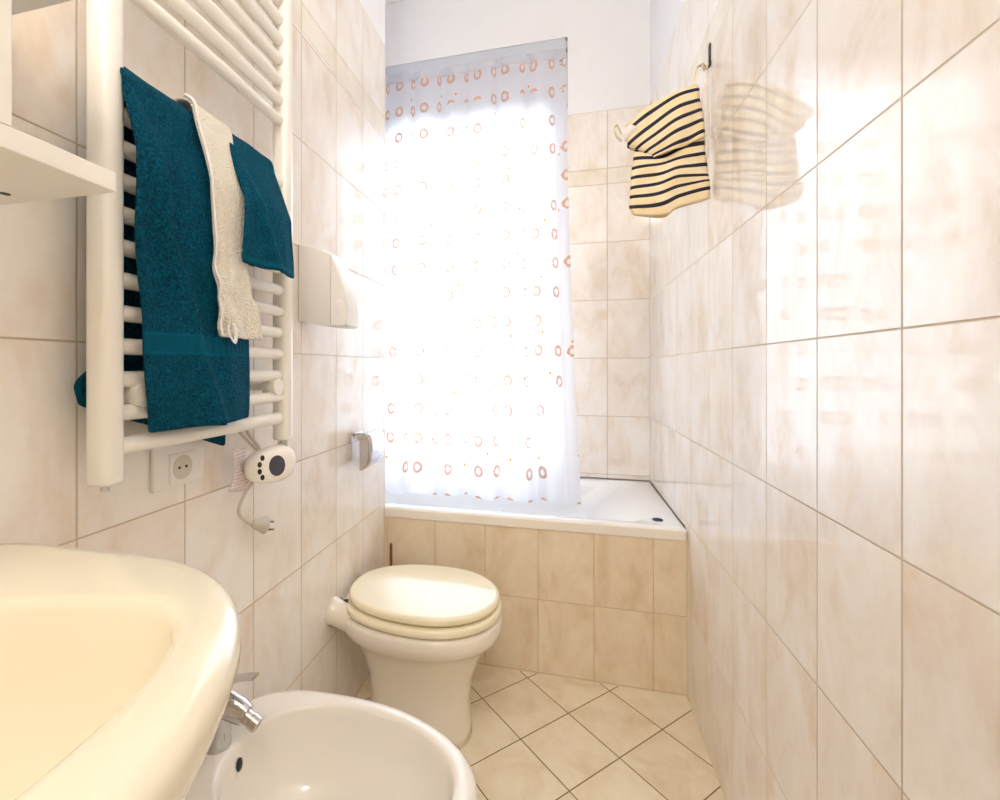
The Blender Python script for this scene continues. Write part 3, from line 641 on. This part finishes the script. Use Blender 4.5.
Rb = [(0.396, 1.86), (0.398, 1.797), (0.4, 1.765), (0.405, 1.732), (0.408, 1.7), (0.411, 1.686), (0.413, 1.664), (0.413, 1.632)]
KU = [-.6, 0, 1, 2, 3, 4, 4.55]; KL = [-.45, 0, 1, 2, 3, 4, 5, 5.8]
def panel(bm, uvl, cols, ks, bulge, sgn, yo, ext=0):
    KS = catmull([Vector((k, 0, 0)) for k in ks], 4)
    nr_ = len(cols[0])-1; NU, NV = 24, nr_*4; G = []
    Cs = [catmull([Vector((*p, 0)) for p in c_], 4) for c_ in cols]; m_ = len(Cs)-1
    for j in range(NV+1):
        row = [c_[j] for c_ in Cs]; cur_ = catmull(row, NU//m_); r_ = []
        for i, p in enumerate(cur_):
            u = i/(len(cur_)-1); v = j/NV; X, Z = p.x, p.y
            y = HY+yo*(1-.4*u)+sgn*(bulge*math.sin(PI*min(1, max(0, u)))**.6*(.5+.5*math.sin(PI*min(1, v*.8+.1))) + .006*math.sin(u*9+v*5)*math.sin(PI*u))
            r_.append((bm.verts.new((X, y, Z)), (u, KS[j].x - (ext*u*(1-j/4) if j < 4 else 0))))
        G.append(r_)
    for j in range(NV):
        for i in range(len(G[0])-1):
            q = [G[j][i], G[j][i+1], G[j+1][i+1], G[j+1][i]]
            f_ = bm.faces.new([w[0] for w in q])
            for l, w in zip(f_.loops, q): l[uvl].uv = w[1]
bm = bmesh.new(); uvl = bm.loops.layers.uv.new('UVMap')
panel(bm, uvl, [Lf, Mf, Rf], KU, .028, -1, -.012); panel(bm, uvl, [Lf, Mf, Rf], KU, .022, 1, .004)
panel(bm, uvl, [Lb_, Mb, M2, Rb], KL, .020, -1, 0, 1.45); panel(bm, uvl, [Lb_, Mb, M2, Rb], KL, .022, 1, 0, 1.45)
o = obj('body', bm, M['stripes'], b); s = o.modifiers.new('s', 'SOLIDIFY'); s.thickness = .002
def at_hook(pts, dys):       # (x, z) points on the sheet below the hook, each with its own offset towards the viewer
    return [(x, HY+dy, z) for (x, z), dy in zip(pts, dys)]
def cuff(u, v):
    a, b_, c_, d_ = (.168, 1.851), (.193, 1.862), (.178, 1.818), (.217, 1.844)
    x = (1-v)*((1-u)*a[0]+u*b_[0]) + v*((1-u)*c_[0]+u*d_[0]); z = (1-v)*((1-u)*a[1]+u*b_[1]) + v*((1-u)*c_[1]+u*d_[1])
    return (x, HY-.012-.012*u-.008*math.sin(PI*v), z)
o = obj('cuff', sheet(cuff, 8, 8), M['lining'], b); s = o.modifiers.new('s', 'SOLIDIFY'); s.thickness = .002
bm = bmesh.new(); tube(bm, catmull(at_hook([(0.381, 1.951), (0.369, 1.965), (0.372, 1.995), (0.381, 2.02), (0.399, 2.02), (0.405, 2.01)], (-.006, -.008, -.004, 0, 0, 0)), 6), .003, 8, taper=[(.007, .0015)]*31); obj('handle', bm, M['tape'], b)
bm = bmesh.new(); tube(bm, catmull(at_hook([(0.406, 2.012), (0.405, 1.976), (0.402, 1.936), (0.406, 1.866), (0.406, 1.796), (0.406, 1.749)], (.004, .006, .006, .006, .004, .002)), 6), .003, 8, taper=[(.003+.008*math.sin(PI*k/30), .002) for k in range(31)]); obj('side_lining', bm, M['lining'], b)
bm = bmesh.new(); tube(bm, catmull(at_hook([(0.171, 1.85), (0.159, 1.876), (0.15, 1.867), (0.156, 1.844), (0.172, 1.828)], (0, 0, 0, 0, 0)), 6), .003, 8, taper=[(.008, .0015)]*25); obj('handle', bm, M['tape'], b)

# ================================================================== CEILING LAMP (behind and above the viewer)
t = thing('ceiling_lamp', (LAMP[0], LAMP[1], ZC), 'round white globe lamp on the ceiling', 'lamp')
bm = bmesh.new(); tube(bm, [(LAMP[0], LAMP[1], ZC-.001), (LAMP[0], LAMP[1], ZC-.03)], .06, 28); tube(bm, [(LAMP[0], LAMP[1], ZC-.03), (LAMP[0], LAMP[1], LAMP[2]+.15)], .012); obj('rose', bm, M['white_plastic'], t, angle=40)
bm = bmesh.new(); loft(bm, [([(LAMP[0]+r_*math.cos(a*PI/16), LAMP[1]+r_*math.sin(a*PI/16)) for a in range(32)], LAMP[2]+z_) for r_, z_ in ((.15, .135), (.165, .14), (.16, .10), (.155, .095))], False, False)
obj('shade_ring', bm, M['white_plastic'], t)
